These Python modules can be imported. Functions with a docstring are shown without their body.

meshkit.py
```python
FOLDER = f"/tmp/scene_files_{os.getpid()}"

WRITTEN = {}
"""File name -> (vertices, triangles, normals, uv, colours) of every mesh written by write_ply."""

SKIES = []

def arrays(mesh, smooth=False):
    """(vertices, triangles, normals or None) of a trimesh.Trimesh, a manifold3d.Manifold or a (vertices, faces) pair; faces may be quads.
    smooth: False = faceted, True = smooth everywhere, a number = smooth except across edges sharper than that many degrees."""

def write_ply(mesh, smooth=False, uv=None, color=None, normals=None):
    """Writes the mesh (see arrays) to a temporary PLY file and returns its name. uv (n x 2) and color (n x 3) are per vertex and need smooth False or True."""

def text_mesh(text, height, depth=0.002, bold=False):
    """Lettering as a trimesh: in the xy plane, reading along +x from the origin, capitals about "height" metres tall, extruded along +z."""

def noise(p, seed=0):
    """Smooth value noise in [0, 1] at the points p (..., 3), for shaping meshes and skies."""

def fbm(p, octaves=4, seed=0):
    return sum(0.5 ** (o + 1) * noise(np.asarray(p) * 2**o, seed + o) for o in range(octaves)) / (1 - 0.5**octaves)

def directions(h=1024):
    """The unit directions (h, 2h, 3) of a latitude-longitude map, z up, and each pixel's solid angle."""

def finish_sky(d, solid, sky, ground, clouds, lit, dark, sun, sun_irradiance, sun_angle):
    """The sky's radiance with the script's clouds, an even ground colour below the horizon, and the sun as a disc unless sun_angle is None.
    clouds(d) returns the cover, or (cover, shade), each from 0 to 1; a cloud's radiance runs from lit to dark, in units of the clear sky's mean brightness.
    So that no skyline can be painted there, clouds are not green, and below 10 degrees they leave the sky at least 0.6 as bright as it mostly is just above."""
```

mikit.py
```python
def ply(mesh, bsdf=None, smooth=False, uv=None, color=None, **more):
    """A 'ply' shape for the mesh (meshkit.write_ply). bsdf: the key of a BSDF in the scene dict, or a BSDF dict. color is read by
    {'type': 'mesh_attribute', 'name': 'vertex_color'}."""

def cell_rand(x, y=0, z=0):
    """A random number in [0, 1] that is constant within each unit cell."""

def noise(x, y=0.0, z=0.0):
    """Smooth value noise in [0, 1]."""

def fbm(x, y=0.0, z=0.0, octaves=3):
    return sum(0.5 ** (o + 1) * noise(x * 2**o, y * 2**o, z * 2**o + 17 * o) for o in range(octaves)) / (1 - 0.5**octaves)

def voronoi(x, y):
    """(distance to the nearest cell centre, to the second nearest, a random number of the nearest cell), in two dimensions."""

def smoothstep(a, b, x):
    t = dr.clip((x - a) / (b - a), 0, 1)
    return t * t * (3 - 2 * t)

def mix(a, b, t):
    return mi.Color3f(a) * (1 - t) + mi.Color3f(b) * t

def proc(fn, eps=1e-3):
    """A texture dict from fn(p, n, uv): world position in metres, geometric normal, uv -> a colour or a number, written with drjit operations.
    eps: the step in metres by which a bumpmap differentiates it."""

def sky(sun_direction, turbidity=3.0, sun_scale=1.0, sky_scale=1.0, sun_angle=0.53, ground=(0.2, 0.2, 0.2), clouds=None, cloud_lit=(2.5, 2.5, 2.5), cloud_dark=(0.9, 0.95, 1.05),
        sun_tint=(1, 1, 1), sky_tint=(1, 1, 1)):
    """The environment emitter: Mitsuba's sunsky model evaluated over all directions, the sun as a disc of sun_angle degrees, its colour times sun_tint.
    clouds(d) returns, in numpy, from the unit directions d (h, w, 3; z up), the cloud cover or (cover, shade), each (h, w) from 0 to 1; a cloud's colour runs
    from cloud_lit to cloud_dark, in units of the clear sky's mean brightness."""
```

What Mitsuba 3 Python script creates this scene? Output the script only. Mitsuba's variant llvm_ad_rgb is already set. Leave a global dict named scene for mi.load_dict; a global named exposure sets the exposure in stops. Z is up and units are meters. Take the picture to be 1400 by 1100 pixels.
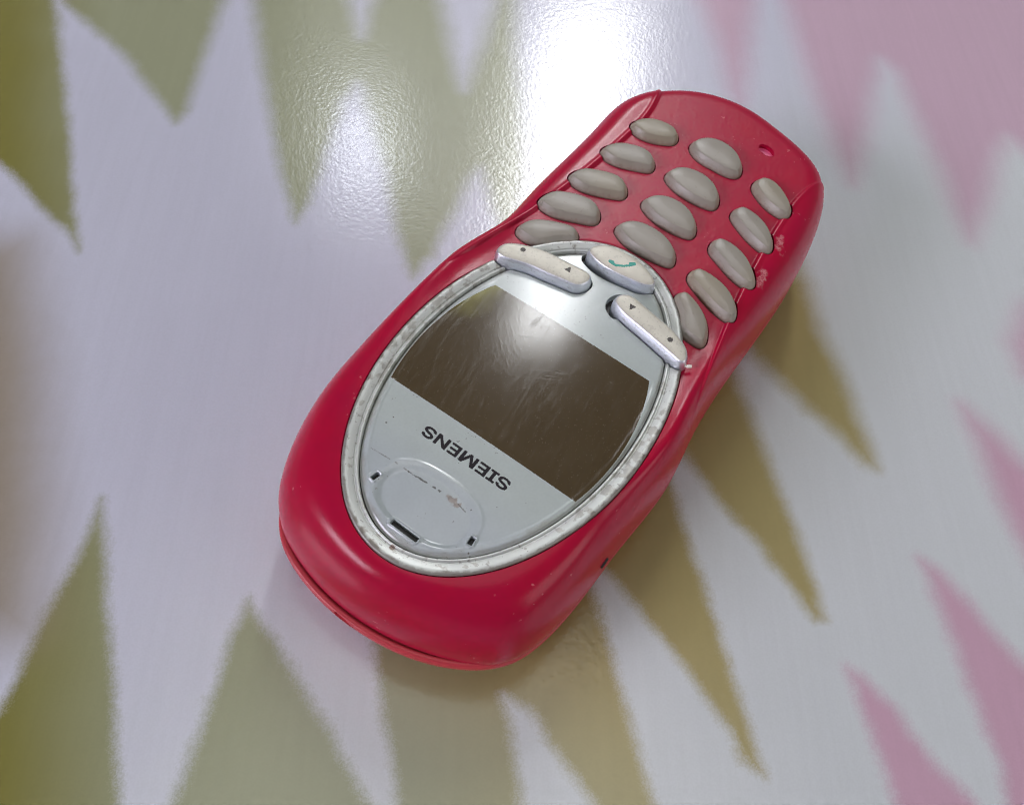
"""A red candybar mobile phone lying upside down (keypad away) on a glossy printed table top, lit by windows."""
import math, json
import numpy as np, trimesh, manifold3d as m3, shapely
import shapely.geometry as sg
from scipy.interpolate import splprep, splev
from scipy.spatial import cKDTree
from scipy.ndimage import gaussian_filter1d
import drjit as dr
import mitsuba as mi, mikit, meshkit
from mikit import noise, fbm, smoothstep, mix

T = mi.ScalarTransform4f
K, ZT = 1.045e-3, 20.0            # model units (about a millimetre) to metres; height of the phone's front face over the table
def W(p):                         # model coordinates (x across, y along, z up from the front face) -> world metres
    return (np.asarray(p, float) + [0, 0, ZT]) * K

scene, labels = {'type': 'scene'}, {}
# ---------------------------------------------------------------- camera
CAM = np.array([25.94335858, -75.49764627, 96.41714190])
RIGHT = np.array([0.8134974073, 0.5742787685, 0.0917925072]); DOWN = np.array([0.5344423478, -0.6759665258, -0.5073860787]); FWD = np.array([-0.2293323902, 0.4618150626, -0.8568159095])
eye = W(CAM)
scene['camera'] = {'type': 'perspective', 'fov': 2 * math.degrees(math.atan(700 / 1241.866)), 'fov_axis': 'x', 'near_clip': 0.005, 'far_clip': 50.0,
                   'to_world': T().look_at(origin=eye.tolist(), target=(eye + FWD).tolist(), up=(-DOWN).tolist())}
# ---------------------------------------------------------------- light: a dim even room, windows beyond the phone and behind the camera, added panels for sheen and fill
exposure = -0.12
scene['room_light'] = {'type': 'constant', 'radiance': {'type': 'rgb', 'value': [0.23, 0.23, 0.23]}}
def window(key, az, el, width, height, dist, rgb, label):  # a glowing rectangle, for windows and for the added panels
    a, e = math.radians(az), math.radians(el)
    d = np.array([math.cos(a) * math.cos(e), math.sin(a) * math.cos(e), math.sin(e)])
    c = d * dist
    to = T().look_at(origin=c.tolist(), target=[0, 0, 0.0], up=[0, 0, 1]).scale([width / 2, height / 2, 1])
    scene[key] = {'type': 'rectangle', 'to_world': to, 'emitter': {'type': 'area', 'radiance': {'type': 'rgb', 'value': rgb}}}
    labels[key] = {'kind': 'structure', 'label': label}
window('window_pane', 115.8, 44.5, 0.22, 0.90, 2.6, [30, 30.6, 31.2], 'bright window beyond the keypad end of the phone')
window('window_pane_001', 133.5, 43.2, 0.10, 0.14, 2.6, [46, 48, 52], 'small bright window to the left of the large one')
window('sheen_panel', 124.0, 40.0, 1.1, 0.85, 2.8, [1.5, 1.5, 1.45], 'added dim panel round the bright panes for a broad sheen')  # added glowing panel that gives the table a broad sheen
window('window_pane_002', -120.0, 25.0, 1.3, 0.6, 2.6, [18.5, 17.4, 20.5], 'dim window behind the camera')
window('window_pane_003', 5.0, 22.0, 1.6, 1.1, 2.6, [2.8, 2.8, 2.75], 'unseen broad light panel at the right of the table')  # unseen panel that lights the scene from the right
window('overhead_fill', 90.0, 88.0, 1.3, 1.3, 2.3, [1.7, 1.69, 1.62], 'added square fill panel over the table')  # added overhead panel, soft fill for the upward faces
# ---------------------------------------------------------------- materials
def mm(p): return p.x / K, p.y / K                     # world -> model coordinates
def sd_poly(x, y, pts):
    """Signed distance from (x, y) to a polygon, in model units."""
    d, s = mi.Float(1e9), mi.Float(1.0)
    n = len(pts)
    for i in range(n):
        ax, ay = pts[i]; bx, by = pts[i - 1]
        ex, ey = bx - ax, by - ay
        wx, wy = x - ax, y - ay
        t = dr.clip((wx * ex + wy * ey) / (ex * ex + ey * ey + 1e-9), 0, 1)
        qx, qy = wx - ex * t, wy - ey * t
        d = dr.minimum(d, qx * qx + qy * qy)
        c1, c2, c3 = y >= ay, y < by, ex * wy > ey * wx
        s = dr.select((c1 & c2 & c3) | (~c1 & ~c2 & ~c3), -s, s)
    return s * dr.sqrt(d)
def sd_any(x, y, polys):
    d = mi.Float(1e9)
    for q in polys: d = dr.minimum(d, sd_poly(x, y, q))
    return d
def seg(x, y, ax, ay, bx, by):
    ex, ey = bx - ax, by - ay
    t = dr.clip(((x - ax) * ex + (y - ay) * ey) / (ex * ex + ey * ey), 0, 1)
    return dr.sqrt(dr.square(x - ax - ex * t) + dr.square(y - ay - ey * t)), t
def rgb(*c): return {'type': 'rgb', 'value': list(c)}

PATTERN = json.loads('''{"olive":[[[-194.4,5.3],[-161.7,37.9],[-124.3,5.5],[-114.0,-2.0],[-103.1,-10.4],[-90.4,-20.4],[-81.4,-27.6],[-74.8,-32.9],[-78.5,-31.2],[-83.0,-31.0],[-88.7,-29.7],[-98.3,-28.2],[-120.4,-28.0],[-134.7,-35.7]],[[-163.3,36.3],[-129.0,10.2],[-122.5,5.7],[-116.9,5.1],[-103.6,3.3],[-93.2,-0.4],[-84.2,-3.1],[-85.1,0.4],[-91.4,10.2],[-99.1,22.8],[-102.5,28.6],[-109.2,38.2],[-134.1,65.3]],[[-134.1,65.3],[-108.5,38.9],[-97.6,30.1],[-84.8,18.8],[-74.4,9.8],[-64.8,1.5],[-58.0,-3.7],[-53.1,-7.0],[-54.9,-1.2],[-60.5,9.8],[-65.8,19.9],[-66.9,25.3],[-59.9,20.0],[-49.1,11.3],[-40.1,2.8],[-33.9,-2.1],[-31.5,-3.6],[-31.6,1.8],[-34.6,11.7],[-36.8,19.8],[-37.1,22.4],[-32.0,18.2],[-24.2,12.0],[-23.7,14.5],[-29.7,26.9],[-39.9,39.9],[-51.6,54.2],[-90.8,108.5]],[[13.8,33.2],[15.7,42.0],[20.8,37.2],[26.9,29.8],[31.8,25.6],[37.2,20.0],[41.7,15.3],[44.4,11.9],[42.1,11.5],[37.4,13.3],[31.6,14.6],[25.9,16.4],[20.1,17.9],[15.1,22.6]],[[13.1,6.7],[13.1,17.4],[19.6,13.1],[26.1,7.1],[28.1,5.4],[34.7,-1.2],[39.5,-5.4],[44.7,-10.6],[47.9,-14.1],[46.7,-14.9],[42.2,-13.1],[35.5,-10.2],[29.0,-8.2],[22.4,-5.3],[17.3,-3.0]],[[14.9,-19.7],[16.8,-6.5],[21.2,-9.7],[25.9,-14.5],[31.4,-19.5],[36.4,-23.8],[40.8,-28.2],[45.5,-32.5],[50.1,-36.8],[46.9,-36.9],[43.7,-34.7],[38.8,-32.8],[32.3,-30.2],[26.6,-28.4],[22.1,-27.1],[16.2,-25.6]],[[1.1,-53.0],[5.0,-56.2],[8.7,-59.7],[12.5,-62.9],[15.4,-65.8],[23.9,-73.9],[49.0,-56.1],[40.7,-47.9],[37.8,-45.4],[34.1,-42.4],[29.2,-37.8],[24.2,-33.0],[20.1,-29.9],[16.0,-27.1],[6.3,-29.1],[-2.2,-41.0],[-1.8,-50.6]],[[-15.1,-58.2],[-9.0,-59.7],[-2.9,-62.0],[3.0,-63.6],[7.3,-65.6],[10.8,-66.9],[13.5,-67.6],[24.6,-73.4],[-1.2,-91.7],[-5.1,-81.0],[-7.9,-74.5],[-10.7,-68.3],[-13.3,-63.0]],[[-40.0,-59.6],[-35.1,-63.4],[-28.5,-69.1],[-21.8,-74.3],[-16.7,-78.6],[-9.9,-84.5],[-1.5,-91.9],[-20.9,-105.7],[-30.0,-99.0],[-28.8,-85.2],[-31.0,-79.9],[-33.8,-74.5],[-35.5,-69.2],[-37.7,-64.0]]],"white":[[[-118.8,80.6],[-93.5,52.9],[-83.6,42.9],[-75.2,35.8],[-80.8,45.5],[-88.9,57.2],[-112.4,87.0]],[[-104.2,95.3],[-70.4,55.1],[-59.5,44.1],[-51.6,37.0],[-55.6,47.6],[-62.3,62.5],[-90.8,108.5]],[[18.3,-48.3],[22.4,-51.9],[27.5,-57.0],[35.6,-65.6],[45.5,-58.6],[34.2,-52.2],[30.4,-51.0],[27.1,-49.7],[22.5,-48.0]]],"pink":[[[-59.0,140.2],[-30.8,91.4],[-21.1,81.6],[-12.0,71.0],[-8.3,67.6],[-15.4,85.2],[-21.7,99.8],[-30.6,123.0],[-16.9,104.2],[-6.2,90.4],[3.7,78.1],[10.3,70.7],[16.8,64.6],[14.9,74.7],[10.1,90.5],[7.7,99.9],[11.4,98.8],[19.4,89.1],[29.1,78.1],[36.2,68.9],[39.8,65.6],[39.3,76.1],[36.7,89.7],[36.9,95.7],[40.1,95.1],[52.8,92.2],[57.6,111.5],[35.0,234.0]],[[53.7,48.2],[52.8,57.1],[59.2,70.5],[67.4,42.9],[57.2,43.7]],[[51.1,30.8],[56.2,29.7],[62.7,27.4],[77.2,25.2],[82.8,5.1],[73.7,7.3],[66.5,14.0],[61.4,18.7],[58.5,22.2],[54.6,26.8]],[[55.5,2.1],[58.1,2.2],[63.1,0.9],[66.8,-1.0],[71.2,-2.8],[72.9,-3.3],[85.5,-4.7],[91.5,-26.0],[84.0,-31.3],[76.8,-21.8],[74.7,-18.1],[71.0,-14.3],[68.0,-11.2],[64.0,-6.6],[60.0,-2.6]],[[53.2,-18.3],[56.6,-18.5],[60.3,-19.1],[63.3,-20.9],[67.8,-22.6],[72.1,-23.4],[73.7,-24.1],[84.8,-30.8],[74.5,-38.0],[65.2,-30.3],[63.7,-28.5],[60.1,-25.3],[56.6,-21.8]]],"brown":[[[-101.7,-52.4],[-82.5,-38.4],[-63.8,-51.2],[-45.6,-66.2],[-35.1,-76.8],[-47.0,-91.3]]]}''')
X0, X1, Y0, Y1 = -135.0, 92.0, -100.0, 150.0           # one repeat of the print; it is mirrored beyond
def fold(v, a, b):
    w = b - a
    t = (v - a) / (2 * w); t = (t - dr.floor(t)) * 2
    return a + w * dr.select(t > 1, 2 - t, t)
def table_colour(p, n, uv):
    x0, y0 = mm(p)
    x, y = fold(x0, X0, X1), fold(y0, Y0, Y1)
    jx = (noise(x0 * .45, y0 * .45, 3.) - .5) * 2.2 + (noise(x0 * 1.5, y0 * 1.5, 5.) - .5) * 1.0
    jy = (noise(x0 * .45, y0 * .45, 9.) - .5) * 2.2 + (noise(x0 * 1.5, y0 * 1.5, 7.) - .5) * 1.0
    g = (noise(x0 * 7., y0 * 7., 1.) - .5)
    px, py = x + jx * .25, y + jy * .25
    warm = smoothstep(-40., 35., x * .95 + y * -.1 + jx * 2)               # the ground of the print: lavender, then pale grey blue
    base = mix((.452, .455, .54), (.485, .51, .525), warm)
    dull = noise(x0 * .02, y0 * .02, 2.)
    base = base * (.95 + .1 * dull)
    bl = 1.35 + 2.3 * smoothstep(-25., 60., y)
    do = dr.maximum(sd_any(px, py, PATTERN['olive']), -sd_any(px, py, PATTERN['white'])) + g * .6
    dp = sd_any(px, py, PATTERN['pink']) + g * .6
    inner = .634 * (x + 131.5) + .773 * (y + 1) + (fbm(x * .03, y * .03, 4.) - .5) * 14     # the olive goes darker and yellower towards the left
    ol = mix((.165, .152, .03), (.25, .263, .165), smoothstep(-3., 19., inner))
    ol = mix(ol, (.27, .20, .06), smoothstep(-10., 14., x) * smoothstep(-66., -34., y) * .9)
    ol = mix(ol, (.31, .275, .13), smoothstep(10., 40., x) * .6)
    pk = mix((.45, .28, .36), (.47, .33, .41), smoothstep(20., 90., y))
    c = mix(base, ol, 1 - smoothstep(-bl, bl, do))
    c = mix(c, pk, 1 - smoothstep(-bl * 1.2, bl * 1.2, dp))
    db = sd_any(px, py, PATTERN['brown'])  # brown reflection along the left side, painted into the table colour
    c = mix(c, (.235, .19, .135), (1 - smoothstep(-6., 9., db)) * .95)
    su, sv = x0 * .82 + y0 * .57, -x0 * .57 + y0 * .82
    weave = .972 + .022 * noise(su * .9, sv * .04, 6.) + .02 * noise(su * 2.3, sv * .12, 8.) + g * .05
    return c * weave
def table_bump(p, n, uv):
    x, y = mm(p)
    a = noise(x * 1.7, y * 1.7, 1.3) * .55 + noise(x * 3.1 + 5, y * 3.1, 4.1) * .45
    return a
scene['m_table'] = {'type': 'bumpmap', 'arbitrary': mikit.proc(table_bump, eps=8e-5), 'scale': 2.0e-5,
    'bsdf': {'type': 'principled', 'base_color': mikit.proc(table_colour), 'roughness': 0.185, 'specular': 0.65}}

def red_colour(p, n, uv):
    x, y = mm(p)
    c = mix((.355, .001, .024), (.33, .0015, .033), fbm(x * .25, y * .25, p.z / K * .25))
    # rubbed pale spots beside two keys, and a few nicks
    d1, _ = seg(x, y, 14.9, 23.0, 15.6, 21.0); d2, _ = seg(x, y, 15.6, 15.8, 16.2, 13.8)
    fl = noise(x * 2.6, y * 2.6, 2.)
    m = (1 - smoothstep(.1, .8, dr.minimum(d1, d2) - (fl - .5) * 1.1)) * (.35 + .65 * smoothstep(.35, .6, noise(x * 8., y * 8., 8.)))
    c = mix(c, (.58, .24, .26), m * .7)
    nick = smoothstep(.9, .93, noise(x * 2.2, y * 2.2, p.z / K * 2.2 + 4.)) * smoothstep(.66, .75, noise(x * .3, y * .3, 9.))
    return mix(c, (.6, .2, .22), nick * .45)
def seam_dr(y): return dr.select(y < 30, 15.75 - .185 * (y - 4.6) + .0032 * dr.square(y - 4.6), 13.1 + .02 * dr.square(y - 30))
def red_rough(p, n, uv):
    x, y = mm(p)
    panel = (1 - smoothstep(-.3, .1, dr.abs(x) - seam_dr(y))) * smoothstep(-12., -5., y)
    return .23 + .09 * panel + .05 * (fbm(x * .7, y * .7, 2.) - .5)
def red_grain(p, n, uv):
    x, y = mm(p)
    panel = (1 - smoothstep(-.3, .1, dr.abs(x) - seam_dr(y))) * smoothstep(-12., -5., y)
    return noise(x * 2.6, y * 2.6, p.z / K * 2.6) * (.25 + panel)
scene['m_red'] = {'type': 'bumpmap', 'arbitrary': mikit.proc(red_grain, eps=6e-5), 'scale': 9e-6,
    'bsdf': {'type': 'principled', 'base_color': mikit.proc(red_colour), 'roughness': mikit.proc(red_rough), 'specular': 0.22}}
scene['m_red_back'] = {'type': 'principled', 'base_color': rgb(.42, .03, .045), 'roughness': 0.33, 'specular': 0.5}
scene['m_hole_pink'] = {'type': 'principled', 'base_color': rgb(.72, .10, .24), 'roughness': 0.4}
scene['m_hole'] = {'type': 'principled', 'base_color': rgb(.012, .011, .012), 'roughness': 0.5}

def plate_colour(p, n, uv):
    x, y = mm(p)
    c = mix((.345, .38, .395), (.37, .41, .395), smoothstep(-41., -33., y))
    g = noise(x * 6, y * 6, 1.)
    c = c * (.96 + .05 * g + .04 * fbm(x * .4, y * .4, 3.))
    d, t = seg(x, y, -9.57, -39.06, -4.1, -38.68); d2, t2 = seg(x, y, -4.1, -38.68, .4, -38.47)
    dash = smoothstep(.40, .62, noise(x * 2.6, y * 2.6, 3.))
    c = mix(c, (.13, .12, .115), (1 - smoothstep(.02, .10, d + (g - .5) * .06)) * dash * .75)
    c = mix(c, (.07, .065, .06), (1 - smoothstep(.05, .16, d2 + (g - .5) * .1)) * smoothstep(.2, .45, noise(x * 2.6, y * 2.6, 3.)) * .85)
    b1, _ = seg(x, y, 1.85, -38.55, 3.1, -38.55)
    blot = 1 - smoothstep(-.12, .12, b1 - .42 - (noise(x * 2.4, y * 2.4, 6.) - .5) * .6 + dr.maximum(x - 2.4, 0) * .22)
    c = mix(c, mix((.20, .175, .16), (.30, .265, .24), noise(x * 4, y * 4, 2.)), blot * .92)
    b2, _ = seg(x, y, 3.1, -38.5, 4.25, -38.75)
    c = mix(c, (.12, .11, .105), (1 - smoothstep(.04, .12, b2)) * .7)
    speck = smoothstep(.9, .94, noise(x * 4.1, y * 4.1, 5.)) * smoothstep(.68, .8, noise(x * .5, y * .5, 12.))
    c = mix(c, (.15, .14, .13), speck * .8)
    for ax, ay, r in ((7.6, -42.6, .11), (7.9, -42.75, .09), (4.7, -38.2, .09), (-10.2, -35.3, .13), (-10.0, -34.2, .1), (6.9, -36.2, .06)):
        c = mix(c, (.12, .11, .10), 1 - smoothstep(r * .6, r * 1.3, dr.sqrt(dr.square(x - ax) + dr.square(y - ay))))
    # grime in the corners of the far end and along the edge
    e = dr.sqrt(dr.square(x / 15.2) + dr.square((y + 21.1) / 25.5))
    c = mix(c, (.25, .235, .20), smoothstep(.955, .995, e + (fbm(x * .8, y * .8, 1.) - .5) * .05) * .55)
    return c
scene['m_plate'] = {'type': 'principled', 'base_color': mikit.proc(plate_colour), 'roughness': 0.18, 'specular': 0.55}
def ring_colour(p, n, uv):
    x, y = mm(p)
    c = mix((.43, .445, .43), (.47, .485, .455), fbm(x * .4, y * .4, 2.))
    wear = fbm(x * 1.2, y * 1.2, 7., 4)
    dirty = .62 * smoothstep(11., 17., dr.abs(x)) * smoothstep(-40., -33., y) * smoothstep(-4., -10., y) + .04
    m = smoothstep(.68 - dirty * .4, .78 - dirty * .3, wear)
    c = mix(c, mix((.16, .145, .12), (.33, .31, .27), noise(x * 2.2, y * 2.2, 3.)), m * .6)
    sp = smoothstep(.9, .93, noise(x * 3.2, y * 3.2, 9.))
    c = mix(c, (.12, .10, .09), sp * .5)
    c = mix(c, (.16, .11, .09), 1 - smoothstep(.25, .4, dr.sqrt(dr.square(x - .41) + dr.square(y + 47.27))))
    e = dr.sqrt(dr.square(x / 17.4) + dr.square((y + 21.1) / 27.6))
    return mix(c, (.14, .12, .10), smoothstep(.979, .993, e + (wear - .5) * .03) * .7)
def ring_bump(p, n, uv):
    x, y = mm(p)
    return fbm(x * 1.6, y * 1.6, p.z / K, 3)
scene['m_ring'] = {'type': 'bumpmap', 'arbitrary': mikit.proc(ring_bump, eps=8e-5), 'scale': 5e-6,
    'bsdf': {'type': 'principled', 'base_color': mikit.proc(ring_colour), 'roughness': 0.36, 'metallic': 0.25, 'specular': 0.5}}
def silver_colour(p, n, uv):                                   # painted beige tops, bare bright metal sides
    x, y = mm(p)
    c = mix((.46, .435, .37), (.52, .495, .42), fbm(x * .9, y * .9, 2.))
    c = mix((.70, .73, .80), c, smoothstep(1.5, 1.62, p.z / K - ZT))
    sp = smoothstep(.74, .84, noise(x * 5.5, y * 5.5, p.z / K * 5.5)) * .35 + smoothstep(.62, .75, fbm(x * 1.3, y * 1.3, p.z / K * 1.3, 3)) * .25
    return mix(c, (.30, .28, .24), sp)
scene['m_silver'] = {'type': 'principled', 'base_color': mikit.proc(silver_colour), 'roughness': mikit.proc(lambda p, n, uv: .34 + .08 * smoothstep(1.5, 1.62, p.z / K - ZT)), 'metallic': mikit.proc(lambda p, n, uv: .8 - .65 * smoothstep(1.5, 1.62, p.z / K - ZT)), 'specular': 0.45}
def screen_colour(p, n, uv):
    x, y = mm(p)
    c = mix((.052, .033, .012), (.060, .040, .017), fbm(x * .2, y * .2, 1.))
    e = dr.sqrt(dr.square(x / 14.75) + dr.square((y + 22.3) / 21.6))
    c = mix(c, (.21, .20, .05), smoothstep(.80, 1.0, e + (noise(x * .5, y * .5, 8.) - .5) * .15) * smoothstep(-8., -11.5, x) * smoothstep(-19., -12., y) * .8)      # yellow green reflection painted into the display colour
    dust = smoothstep(.88, .95, noise(x * 7, y * 7, 3.)) * .03
    return c + mi.Color3f(dust)
def screen_rough(p, n, uv):
    x, y = mm(p)
    return .145 + .05 * smoothstep(.5, .8, fbm(x * 3.0 + y * .4, y * .5, 2.))
def screen_bump(p, n, uv):
    x, y = mm(p)
    s = smoothstep(.80, .86, noise((x + y * .6) * .45, (y - x * .6) * 5.5, 1.)) + smoothstep(.82, .88, noise((x - y * .8) * .5, (y + x * .8) * 5., 4.))
    return s
scene['m_screen'] = {'type': 'bumpmap', 'arbitrary': mikit.proc(screen_bump, eps=6e-5), 'scale': 1.2e-6,
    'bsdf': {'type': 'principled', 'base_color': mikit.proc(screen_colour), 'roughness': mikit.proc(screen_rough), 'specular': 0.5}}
def key_colour(p, n, uv):
    x, y = mm(p); z = p.z / K - ZT
    yellow = smoothstep(.3, .7, noise(x * .1, y * .13, 4.)) * .7
    c = mix((.252, .228, .192), (.26, .224, .16), yellow)
    c = c * (.97 + .06 * fbm(x * .5, y * .5, z * .5, 2))
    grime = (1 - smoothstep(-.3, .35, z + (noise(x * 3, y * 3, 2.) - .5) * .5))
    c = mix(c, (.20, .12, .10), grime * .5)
    sp = smoothstep(.9, .94, noise(x * 3.3, y * 3.3, 6.))
    return mix(c, (.18, .15, .12), sp * .3)
scene['m_key'] = {'type': 'principled', 'base_color': mikit.proc(key_colour), 'roughness': 0.36, 'specular': 0.4}
scene['m_ink'] = {'type': 'principled', 'base_color': rgb(.014, .011, .014), 'roughness': 0.6, 'specular': 0.2}
scene['m_ink_worn'] = {'type': 'principled', 'base_color': rgb(.05, .042, .035), 'roughness': 0.5}
scene['m_green'] = {'type': 'principled', 'base_color': rgb(.03, .27, .22), 'roughness': 0.5}
scene['m_lint'] = {'type': 'principled', 'base_color': rgb(.7, .66, .6), 'roughness': 0.8}
# ---------------------------------------------------------------- shapes
def put(key, mesh, mat, smooth=35, label=None):
    v, f, _ = meshkit.arrays(mesh)
    scene[key] = mikit.ply(trimesh.Trimesh(W(v), f, process=False), mat, smooth)
    if label: labels[key] = {'label': label}
def manifold(v, f):
    return m3.Manifold(m3.Mesh(np.asarray(v, np.float32), np.asarray(f, np.uint32)))
def grid_faces(rows, n, flip=False):
    """Quads between consecutive closed rings of n points (rows rings)."""
    i, j = np.meshgrid(np.arange(rows - 1), np.arange(n), indexing='ij')
    a, b = i * n + j, i * n + (j + 1) % n
    q = np.stack([a, b, b + n, a + n], -1).reshape(-1, 4)
    f = np.vstack([q[:, [0, 1, 2]], q[:, [0, 2, 3]]])
    return f[:, ::-1] if flip else f
def lathe_rings(rings, cap0=True, cap1=True):
    """A closed solid through closed rings (list of (n, 3)), capped by fans; rings run from the bottom up, counter-clockwise."""
    n = len(rings[0]); v = np.vstack(rings); f = [grid_faces(len(rings), n)]
    j = np.arange(n)
    if cap0: v = np.vstack([v, rings[0].mean(0)]); f.append(np.stack([np.full(n, len(v) - 1), (j + 1) % n, j], 1))
    if cap1: v = np.vstack([v, rings[-1].mean(0)]); o = (len(rings) - 1) * n; f.append(np.stack([np.full(n, len(v) - 1), o + j, o + (j + 1) % n], 1))
    return v, np.vstack(f)
def spline(pts, n, s=0.0):
    p = np.asarray(pts, float); p = np.vstack([p, p[:1]])
    tck, _ = splprep([p[:, 0], p[:, 1]], s=s, per=True)
    q = np.array(splev(np.linspace(0, 1, 4 * n, endpoint=False), tck)).T
    d = np.r_[0, np.cumsum(np.linalg.norm(np.diff(np.vstack([q, q[:1]]), axis=0), axis=1))]
    t = np.linspace(0, d[-1], n, endpoint=False); qq = np.vstack([q, q[:1]])
    q = np.stack([np.interp(t, d, qq[:, k]) for k in (0, 1)], 1)
    area = np.sum(q[:, 0] * np.roll(q[:, 1], -1) - np.roll(q[:, 0], -1) * q[:, 1])
    return q if area > 0 else q[::-1].copy()
def normals2(q):
    t = np.roll(q, -1, 0) - np.roll(q, 1, 0)
    nn = np.stack([t[:, 1], -t[:, 0]], 1)
    return nn / np.linalg.norm(nn, axis=1, keepdims=True)      # outward for counter-clockwise
def ss(a, b, x):
    t = np.clip((x - a) / (b - a), 0, 1); return t * t * (3 - 2 * t)

CONTOUR = [(0.02,-54.34),(3.93,-54.17),(7.39,-52.94),(10.34,-51.80),(13.15,-50.62),(15.95,-48.82),(18.06,-46.36),(19.05,-42.24),(19.55,-37.80),(20.50,-32.92),(20.39,-27.02),(20.59,-21.01),(21.02,-14.48),(20.07,-7.00),(19.19,-0.04),(19.41,6.52),(19.54,12.01),(19.31,18.99),(18.82,26.98),(18.51,33.97),(17.00,38.81),(14.59,42.37),(11.68,44.58),(8.44,45.92),(4.42,47.11),(-0.03,47.94),(-4.68,48.31),(-9.04,47.34),(-12.25,45.25),(-15.11,42.74),(-17.98,39.27),(-20.09,34.27),(-20.05,27.05),(-19.87,19.00),(-20.40,11.97),(-20.10,6.49),(-19.59,-0.05),(-21.61,-6.90),(-22.48,-14.38),(-22.10,-20.93),(-22.31,-27.01),(-22.07,-33.05),(-21.19,-38.08),(-19.90,-42.53),(-18.55,-46.64),(-16.79,-49.55),(-13.91,-51.67),(-10.73,-52.59),(-7.56,-53.48),(-3.94,-54.58)]                     # plan outline of the two covers, from the earpiece end anticlockwise
OUT = spline(CONTOUR, 1400, 2.5)
OUTN = normals2(OUT)
EC, EA, EB = -21.1, 17.45, 27.65                    # the oval bezel: centre y, half width, half length
ZP = -11.0                                           # height of the parting line
OUTF = OUT - OUTN * (.85 * (1 - ss(-54, -47, OUT[:, 1])))[:, None]     # the front cover stands back a little at the earpiece end
tree = cKDTree(spline(OUTF, 6000))
def seam(y): return np.where(y < 30, 15.75 - .185 * (y - 4.6) + .0032 * (y - 4.6) ** 2, 13.1 + .02 * (y - 30) ** 2)
def dome_width(y): return np.interp(y, [-56, -50, -40, -25, -5, 10, 35, 47, 56], [7.5, 7.0, 6.0, 5.0, 4.6, 4.6, 5.0, 6.0, 6.0])
def dome_power(y): return np.interp(y, [-56, -40, -10, 10, 40, 56], [2.2, 2.2, 2.4, 2.6, 2.6, 2.6])
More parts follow.
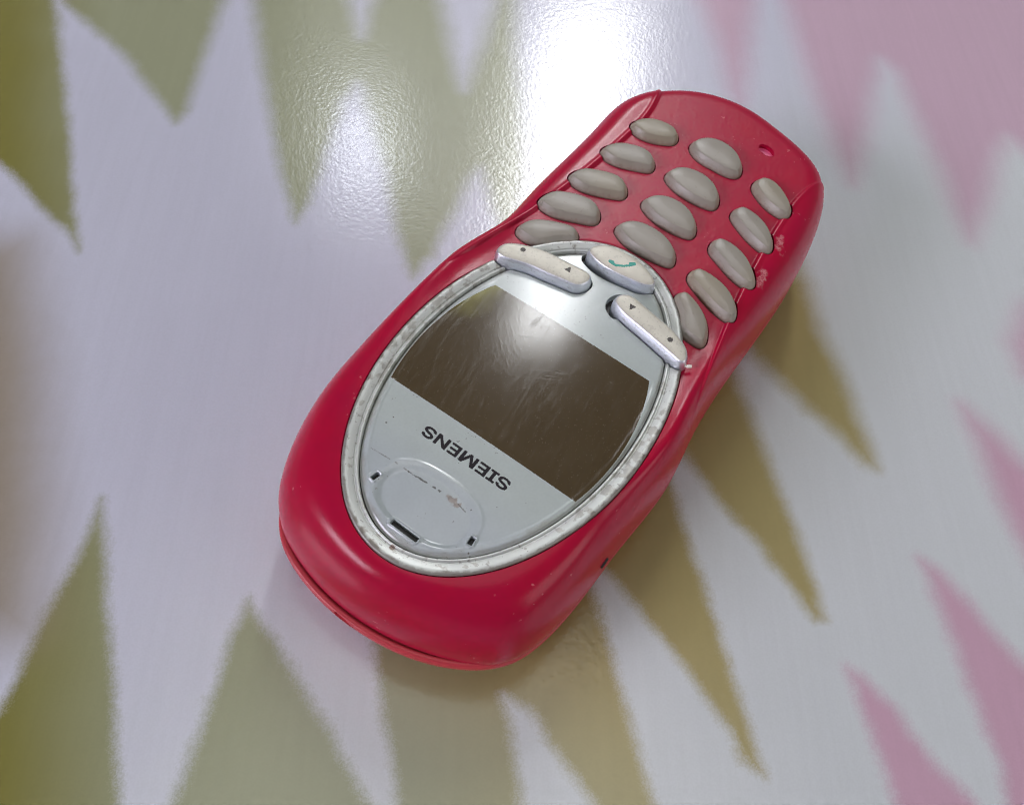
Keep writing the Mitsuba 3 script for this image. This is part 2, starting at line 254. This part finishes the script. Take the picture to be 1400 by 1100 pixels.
def front_z(x, y):
    d, _ = tree.query(np.stack([x, y], -1))
    u = np.clip(d / dome_width(y), 0, 1); k = dome_power(y)
    z = ZP * (1 - (1 - (1 - u) ** k) ** (1 / k))
    z = z + 1.2 * np.exp(-((d - 2.0) / 1.5) ** 2) * ss(-30, -14, y) * (1 - ss(-4, 8, y)) * ss(0, .8, d)
    panel = (1 - ss(-.28, .12, np.abs(x) - seam(y))) * ss(-13., -5., y)
    lip = np.exp(-((np.abs(x) - seam(y) - .35) / .35) ** 2) * .10 * ss(-13., -5., y)
    z = z - .38 * panel + lip * ss(.5, 2., d)
    return z - .012 * np.clip(y - 12, 0, 99) ** 1.5 * 0.0

def build_front():
    th = np.arctan2((OUT[:, 1] - EC) / EB, OUT[:, 0] / EA)
    hole = np.stack([(EA + .06) * np.cos(th), EC + (EB + .06) * np.sin(th)], 1)
    M = 170
    u = np.linspace(0, 1, M); s = .12 * u + .88 * u ** 2
    rings = [np.c_[OUTF - OUTN * .45, np.full(len(OUT), ZP - .22)], np.c_[OUTF - OUTN * .12, np.full(len(OUT), ZP - .16)]]
    for k, t in enumerate(s):
        q = OUTF + (hole - OUTF) * t
        z = front_z(q[:, 0], q[:, 1])
        near = 1 - ss(-38, -26, q[:, 1])                # soften the corners of the earpiece end
        zs = gaussian_filter1d(z, 75, mode='wrap')
        rings.append(np.c_[q, z + (zs - z) * near if k else np.full(len(OUT), ZP)])
    r = rings[-1].copy(); r[:, 2] -= .12; rings[-1] = r
    low = rings[-1].copy(); low[:, 2] = -2.6; rings.append(low)
    bot = np.c_[OUTF - OUTN * 1.6, np.full(len(OUT), ZP - .22)]; bot2 = np.c_[hole, np.full(len(OUT), ZP - .22)]
    bot2[:, 2] = -2.6
    n = len(OUT); v = np.vstack(rings); f = grid_faces(len(rings), n)
    last, o = (len(rings) - 1) * n, 0                    # close the underside between the last ring and the first
    j = np.arange(n); a, b, c, d = last + j, last + (j + 1) % n, (j + 1) % n, j
    f = np.vstack([f, np.stack([a, b, c], 1), np.stack([a, c, d], 1)])
    return manifold(v, f)
def prism(poly, z0, z1):
    polys = [poly] if isinstance(poly, sg.Polygon) else list(poly.geoms)
    return m3.Manifold.compose([m3.Manifold.extrude(m3.CrossSection([np.asarray(sg.polygon.orient(q).exterior.coords)[:-1]]), z1 - z0).translate([0, 0, z0]) for q in polys])

# keypad keys: plan outlines
KEYS = json.loads('''{"M1":[[-4.69,30.53],[-4.62,32.08],[-3.48,33.44],[-1.63,34.37],[0.53,34.28],[2.41,33.38],[3.76,32.13],[4.38,30.51],[4.24,29.46],[2.72,28.88],[0.54,28.66],[-1.85,28.79],[-3.48,29.21]],"M2":[[-4.42,22.31],[-4.59,23.79],[-3.75,25.15],[-1.78,26.18],[0.4,26.4],[2.41,25.66],[3.99,24.24],[4.72,22.48],[4.49,21.41],[2.51,20.95],[-0.11,20.78],[-2.99,21.43]],"M3":[[-4.4,15.46],[-4.49,16.74],[-3.52,18.03],[-1.43,19.12],[0.52,19.27],[2.61,18.36],[4.2,16.94],[4.74,15.58],[4.7,14.47],[2.9,13.92],[0.35,13.73],[-2.65,14.28]],"M4":[[-4.74,8.64],[-4.9,9.98],[-4.01,11.31],[-1.91,12.29],[0.64,12.49],[2.95,11.55],[4.69,10.19],[5.14,9.03],[4.93,8.12],[2.69,7.5],[-0.19,7.21],[-3.43,7.82]],"L1":[[-14.06,27.92],[-14.01,29.27],[-12.98,30.78],[-11.17,31.82],[-8.94,32.13],[-7.26,31.54],[-6.68,30.53],[-6.67,29.42],[-8.15,28.29],[-10.42,27.3],[-12.74,27.17]],"L2":[[-14.49,20.12],[-14.62,21.69],[-13.64,23.19],[-12.02,24.43],[-9.57,25.08],[-7.61,24.57],[-6.75,23.51],[-6.45,22.06],[-8.04,20.98],[-10.71,19.98],[-13.25,19.52]],"L3":[[-15.25,12.4],[-15.53,13.89],[-14.67,15.46],[-12.89,16.71],[-10.39,17.57],[-8.18,17.37],[-7.1,16.22],[-6.85,14.68],[-8.6,13.6],[-11.51,12.36],[-14.07,12.02]],"L4":[[-15.89,5.45],[-16.34,7.06],[-15.5,8.91],[-13.43,10.33],[-10.72,11.14],[-8.56,10.63],[-7.6,9.47],[-7.37,8.04],[-9.27,6.77],[-12.16,5.64],[-14.76,5.09]],"L5":[[-15.22,-0.93],[-15.68,0.77],[-14.95,2.34],[-13.21,3.8],[-10.75,4.89],[-8.9,5.16],[-8.16,4.51],[-7.76,3.41],[-9.53,1.69],[-10.75,0.18],[-12.18,-1.01],[-14.0,-0.98]],"R1":[[6.92,29.13],[6.6,30.62],[7.16,31.74],[8.5,32.24],[10.35,31.7],[12.27,30.54],[13.5,29.19],[14.11,27.68],[13.67,26.78],[12.01,26.59],[9.93,27.2],[7.85,28.19]],"R2":[[7.03,22.08],[6.8,23.35],[7.38,24.37],[8.98,24.71],[11.05,24.12],[13.29,22.72],[14.57,21.21],[14.99,19.78],[14.39,18.84],[12.76,19.07],[10.36,19.95],[8.34,20.86]],"R3":[[7.68,14.22],[7.23,15.75],[7.62,16.89],[8.93,17.28],[11.03,17.0],[13.37,15.82],[15.16,14.24],[15.89,12.74],[15.57,11.58],[14.1,11.57],[11.63,12.25],[9.15,13.26]],"R4":[[7.74,7.85],[7.46,9.11],[7.9,10.08],[9.63,10.42],[11.94,10.1],[14.21,9.0],[15.75,7.65],[16.34,6.14],[16.02,4.81],[14.26,5.02],[11.85,5.63],[9.33,6.77]],"R5":[[8.07,3.41],[7.93,4.75],[8.61,5.42],[10.22,5.17],[12.22,4.21],[13.7,2.87],[14.6,1.38],[15.22,-0.85],[14.6,-1.19],[13.16,-1.16],[11.89,-1.08],[10.53,0.58],[9.5,2.0]]}''')
key_out = {k: spline(v, 88, s=.08) for k, v in KEYS.items()}
pockets = sg.MultiPolygon([sg.Polygon(q).buffer(.15) for q in key_out.values()])
front = build_front() - prism(pockets, -1.9, 3)
hole = shapely.affinity.rotate(shapely.affinity.scale(sg.Point(4.95, 38.1).buffer(1.05, 24), 1.35, .95), -15)
front = front - prism(hole, -7.5, 3)
port = trimesh.creation.capsule(height=1.1, radius=.4); port.apply_transform(trimesh.transformations.rotation_matrix(math.pi / 2, [1, 0, 0])); port.apply_translation([21.0, -31.0, -7.6])
front = front - manifold(port.vertices, port.faces)
put('mobile_phone__front_cover', front, 'm_red', 40, 'glossy red plastic front cover, matt and grainy around the keys, rubbed pale beside two keys')
put('mobile_phone__strap_hole', prism(shapely.affinity.rotate(shapely.affinity.scale(sg.Point(4.95, 38.1).buffer(1.03, 24), 1.35, .95), -15), -6, -1.15) - prism(sg.Point(4.45, 37.75).buffer(.42), -5, 0), 'm_hole_pink', 40)
put('mobile_phone__side_port', trimesh.creation.box(extents=[1.2, 1.4, .5], transform=trimesh.transformations.translation_matrix([19.7, -31.0, -7.6])), 'm_hole', False)

# back cover: from the parting groove down to the table
rr = []
for off, z in ((-7.5, -ZT + .02), (-5.2, -ZT + .25), (-3.2, -ZT + 1.2), (-1.7, -ZT + 2.8), (-.75, -ZT + 4.6), (-.2, ZP - 2.6), (.05, ZP - 1.5), (.05, ZP - .9), (-.03, ZP - .62), (-.2, ZP - .48), (-.5, ZP - .42), (-.70, ZP - .46), (-.73, ZP - .74), (-1.3, ZP - .8)):
    rr.append(np.c_[OUT + OUTN * off, np.full(len(OUT), z)][::4])
back = manifold(*lathe_rings(rr))
notch = prism(sg.LineString([(-3.0, -54.45), (-.5, -54.75), (2.0, -54.8)]).buffer(.42, cap_style='flat'), ZP - 1.5, ZP - .55)
back = back - notch
put('mobile_phone__back_cover', back, 'm_red_back', 40, 'red plastic back cover below the parting line')

# oval bezel
tt = np.linspace(0, 2 * np.pi, 720, endpoint=False)
def oval(a, b, z): return np.c_[a * np.cos(tt), EC + b * np.sin(tt), np.full(len(tt), z) if np.isscalar(z) else z]
PA, PB = 15.15, 25.45                                # face plate half axes
prof = [(1.0, -2.4), (1.0, -.1), (.98, .08), (.95, .16), (.88, .24), (.78, .25), (.66, .20), (.5, .11), (.38, .02), (.34, -.14), (.29, -.16), (.26, .02), (.2, .12), (.13, .10), (.09, -.1), (.06, -.5), (.02, -.7), (0., -2.4)]
rings = [oval(PA + (EA - PA) * k, PB + (EB - PB) * k, z) for k, z in prof]
n = len(tt); v = np.vstack(rings); f = grid_faces(len(rings), n)
j = np.arange(n); last = (len(rings) - 1) * n
f = np.vstack([f, np.stack([last + j, last + (j + 1) % n, (j + 1) % n], 1), np.stack([last + j, (j + 1) % n, j], 1)])
ring = manifold(v, f)

# face plate with the pressed earpiece oval
def rect(x, y, cx, cy, hx, hy, ang):
    c, s_ = math.cos(ang), math.sin(ang)
    a, b = (x - cx) * c + (y - cy) * s_, -(x - cx) * s_ + (y - cy) * c
    return np.hypot(np.maximum(np.abs(a) - hx, 0), np.maximum(np.abs(b) - hy, 0))
SLOTS = [(.28, -44.87, 1.85, .29, math.radians(-1)), (-6.62, -41.6, .24, .46, math.radians(-12)), (7.03, -41.3, .24, .46, math.radians(6))]
def plate_z(x, y):
    r2 = (x / PA) ** 2 + ((y - EC) / PB) ** 2
    z = .32 * (1 - r2) - .02
    e = np.sqrt(np.maximum(r2, 0))
    z = z - .35 * ss(.975, 1.0, e) + .07 * np.exp(-((e - .955) / .012) ** 2) * ss(-8, -14, y)
    k = 2.5
    o = (np.abs((x - .3) / 6.5) ** k + np.abs((y + 40.8) / 4.05) ** k) ** (1 / k)
    up = ss(-41, -37.5, y)
    z = z - .30 * (1 - ss(.86 - .10 * up, 1.0, o)) + .07 * np.exp(-((o - 1.04) / .04) ** 2)
    for cx, cy, hx, hy, a in SLOTS:
        z = z + .22 * np.exp(-((rect(x, y, cx, cy, hx, hy, a) - .2) / .13) ** 2)
    return z
M = 190
rings = [oval(PA, PB, -2.0)]
for s in np.linspace(1, 0.004, M):
    r = oval(PA * s, PB * s, 0.); r[:, 2] = plate_z(r[:, 0], r[:, 1]); rings.append(r)
plate = manifold(*lathe_rings(rings))
for cx, cy, hx, hy, a in SLOTS:
    q = shapely.affinity.rotate(sg.box(cx - hx + .05, cy - hy + .05, cx + hx - .05, cy + hy - .05).buffer(.12), math.degrees(a), origin=(cx, cy))
    plate = plate - prism(q, -1.0, 2)

# silver keys
SL = [(-14.7,-5.95),(-14.6,-4.6),(-13.59,-3.69),(-11.67,-2.72),(-9.42,-2.1),(-6.96,-1.81),(-4.44,-1.62),(-2.9,-1.6),(-2.4,-1.9),(-2.45,-2.5),(-2.9,-3.7),(-3.25,-4.1),(-3.95,-4.2),(-7.49,-4.85),(-11.0,-5.5)]
SR = [(2.4,-2.94),(2.41,-1.9),(3.0,-1.33),(5.43,-1.35),(8.31,-1.88),(11.21,-2.65),(12.94,-3.35),(14.02,-4.5),(14.3,-5.75),(12.91,-5.62),(10.19,-5.08),(7.44,-4.55),(4.58,-3.95),(3.0,-3.5)]
CALL = [(-4.9,2.06),(-4.45,3.35),(-3.06,4.31),(-.67,4.7),(2.22,4.2),(4.24,3.4),(4.85,2.69),(4.15,2.1),(2.36,1.6),(.16,1.2),(-2.18,1.18),(-4.27,1.6)]
def inset(q, d):
    """The outline q moved inwards by d (outwards if negative), resampled by angle about its centre line."""
    g = sg.Polygon(q).buffer(-d, 12)
    if g.geom_type != 'Polygon': g = max(g.geoms, key=lambda a: a.area)
    ring_ = sg.LinearRing(g.exterior.coords)
    t = np.array([ring_.project(sg.Point(p)) for p in q])
    return np.array([ring_.interpolate(a).coords[0] for a in t])
def axis_of(q, share):
    c = q.mean(0); u, s_, vt = np.linalg.svd(q - c, full_matrices=False)
    d = vt[0]; t = (q - c) @ d
    return c, d, t.min() * share, t.max() * share
def to_axis(q, f, share):
    c, d, a, b = axis_of(q, share)
    m = c + np.clip((q - c) @ d, a, b)[:, None] * d
    return m + (q - m) * f
def cushion(q, levels, share, caps):
    """A raised key: levels of (inset, z) up the side, then caps of (fraction, z) over the top towards the key's long axis."""
    rg = [np.c_[inset(q, d), np.full(len(q), z)] for d, z in levels]
    top = rg[-1][:, :2]
    rg += [np.c_[to_axis(top, f, share), np.full(len(q), z)] for f, z in caps]
    return manifold_or_mesh(rg)
def manifold_or_mesh(rg):
    v, f = lathe_rings(rg)
    m = trimesh.Trimesh(v, f, process=False); m.merge_vertices(digits_vertex=5); m.update_faces(m.nondegenerate_faces())
    return m
def rounded(pts, r, n=160):
    g_ = sg.Polygon(pts).buffer(-r, 8).buffer(r, 8); rg_ = sg.polygon.orient(g_).exterior
    return np.array([rg_.interpolate(t, normalized=True).coords[0] for t in np.linspace(0, 1, n, endpoint=False)])
sl, sr = (rounded(spline(q, 90, s=.02), .45) for q in (SL, SR))
call = spline(CALL, 140, s=.05)
soft_gap = sg.Polygon(sl).buffer(.68).union(sg.Polygon(sr).buffer(.68)).union(sg.Polygon(sr).buffer(.68).intersection(sg.box(1, -4.2, 3.2, 0)).buffer(.55))
call_gap = sg.Polygon(call).buffer(.62).union(shapely.affinity.translate(sg.Polygon(call).buffer(.5), -.35, -.5))
plate = plate - prism(soft_gap, -1.3, 3) - prism(call_gap, -1.3, 3)
ring = ring - prism(soft_gap, -1.6, 3)
front = None
well = sg.Polygon(np.c_[PA * np.cos(tt), EC + PB * np.sin(tt)]).intersection(soft_gap.union(call_gap))
put('mobile_phone__key_gap_shade', prism(well, -1.45, -1.0), 'm_hole', False)  # dark block standing in for the shade deep in the key gaps
put('mobile_phone__bezel', ring, 'm_ring', 35, 'worn silver oval bezel with grime along its groove')
put('mobile_phone__face_plate', plate, 'm_plate', 35, 'silver white face plate with a scratch and a brown worn patch')
for name, q, lab in (('soft_key', sl, 'silver bar key with a dot and an upward arrow'), ('soft_key_001', sr, 'silver bar key with a dot and a downward arrow')):
    put('mobile_phone__' + name, cushion(q, [(-.5, -1.2), (-.4, .8), (-.2, 1.38), (-.1, 1.52), (.04, 1.61)], .75, [(.8, 1.65), (.5, 1.67), (.2, 1.68)]), 'm_silver', 27, lab)
put('mobile_phone__call_key', cushion(call, [(-.5, -1.2), (-.4, .85), (-.2, 1.44), (-.1, 1.58), (.04, 1.67)], .6, [(.8, 1.72), (.5, 1.75), (.2, 1.76)]), 'm_silver', 27, 'oval silver call key with a green handset')
def flat(poly, z0, z1): return prism(poly, z0, z1)
for name, pts in (('soft_key', ((-12.08, -3.89), (-5.37, -2.74), -1)), ('soft_key_001', ((11.29, -3.96), (4.63, -2.69), 1))):
    (dx, dy), (ax, ay), up = pts
    put(f'mobile_phone__{name}__dot', flat(sg.Point(dx, dy).buffer(.37, 16), 1.5, 1.71), 'm_ink_worn', False)
    tri = sg.Polygon([(ax - .42, ay + .33 * up), (ax + .42, ay + .33 * up), (ax, ay - .45 * up)]).buffer(.04)
    put(f'mobile_phone__{name}__arrow', flat(tri, 1.5, 1.715), 'm_ink_worn', False)
arc = sg.LineString([(-1.74, 1.95), (-1.3, 1.88), (-.73, 1.9), (.2, 2.5), (.8, 3.1), (1.2, 3.68)]).buffer(.17)
ends = sg.LineString([(-1.72, 2.05), (-1.3, 2.12)]).buffer(.2).union(sg.LineString([(.66, 3.42), (1.1, 3.78)]).buffer(.2))
put('mobile_phone__call_key__handset_mark', flat(arc.union(ends), 1.6, 1.80), 'm_green', False, 'green handset symbol')

# display and print
def clip_oval(a, b, y0, y1):
    e = sg.Polygon(np.c_[a * np.cos(tt), EC - 1.2 + b * np.sin(tt)])
    return e.intersection(sg.box(-20, y0, 20, y1))
disp = clip_oval(14.75, 21.6, -29.95, -10.05)
q = np.array(disp.exterior.segmentize(.12).coords)[:-1]
if not disp.exterior.is_ccw: q = q[::-1]
c0 = np.array([0, -20.0]); rg = [np.c_[q, plate_z(q[:, 0], q[:, 1]) - .2]]
for s in np.linspace(1, .01, 60):
    p = c0 + (q - c0) * s; rg.append(np.c_[p, plate_z(p[:, 0], p[:, 1]) + .04])
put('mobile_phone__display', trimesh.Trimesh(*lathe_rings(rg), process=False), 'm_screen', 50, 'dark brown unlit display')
tx = meshkit.text_mesh('SIEMENS', 1.52, .25, bold=True)
b = tx.bounds
tx.apply_translation([-(b[0][0] + b[1][0]) / 2, -(b[0][1] + b[1][1]) / 2, 0]); tx.apply_scale([12.5 / (b[1][0] - b[0][0]), 1.52 / (b[1][1] - b[0][1]), 1])
tm = manifold(tx.vertices, tx.faces); tm = m3.Manifold.extrude(tm.project().offset(.02, m3.JoinType.Miter), .25); tx = trimesh.Trimesh(tm.to_mesh().vert_properties[:, :3], tm.to_mesh().tri_verts, process=False)
sk = np.array(tx.vertices); sk[:, 0], sk[:, 1] = -sk[:, 0], -sk[:, 1]
sk[:, 0] += .25; sk[:, 1] += -33.3; sk[:, 2] += plate_z(sk[:, 0], sk[:, 1]) - .2
put('mobile_phone__face_plate__lettering', trimesh.Trimesh(sk, tx.faces, process=False), 'm_ink', False, 'black lettering SIEMENS')
for i, (cx, cy, hx, hy, a) in enumerate(SLOTS):
    q = shapely.affinity.rotate(sg.box(cx - hx, cy - hy, cx + hx, cy + hy), math.degrees(a), origin=(cx, cy))
    put('mobile_phone__face_plate__earpiece_slot' + ('' if i == 0 else f'_{i:03d}'), prism(q, -1.15, -.55), 'm_hole', False)

# keypad keys
for i, (k, q) in enumerate(key_out.items()):
    key = 'mobile_phone__key' + ('' if i == 0 else f'_{i:03d}')
    base = -.012 * max(q[:, 1].mean() - 12, 0) ** 1.5 * 0.0
    rgs = [(-.02, -1.8), (.0, -.3), (.06, -.05), (.36, .44), (.60, .82), (.66, .87)]
    caps = [(f, .89 + .16 * (1 - f ** 1.8)) for f in (.9, .75, .55, .38, .2, .05)]
    m = cushion(q, rgs, .55, caps); m.apply_translation([0, 0, base])
    put(key, m, 'm_key', 28)
labels['mobile_phone'] = {'label': 'red mobile phone with grey keys and a dark oval-framed display, lying on the printed table', 'category': 'mobile phone'}

# a bit of lint caught at the end of the right bar key
pts = np.array([[14.2, -5.9, .2], [14.6, -5.5, .45], [15.0, -5.3, .55], [15.3, -5.05, .5]])
lint = trimesh.boolean if False else m3.Manifold()
for a, c, r in zip(pts[:-1], pts[1:], (.1, .13, .22)):
    s1 = m3.Manifold.sphere(r, 12).translate(a); s2 = m3.Manifold.sphere(r * 1.1, 12).translate(c)
    lint = lint + m3.Manifold.batch_hull([s1, s2])
put('lint', lint, 'm_lint', 60)
labels['lint'] = {'label': 'tiny pale bit of lint caught beside the bar key on the red cover', 'category': 'lint'}

# ---------------------------------------------------------------- the table
top = trimesh.creation.box(extents=[1.3, 1.0, .025]); top.apply_translation([.05, .05, -.0125])
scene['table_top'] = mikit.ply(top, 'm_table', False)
labels['table_top'] = {'kind': 'structure', 'label': 'glossy table top printed with blurred olive and pink spikes on lavender and pale grey'}
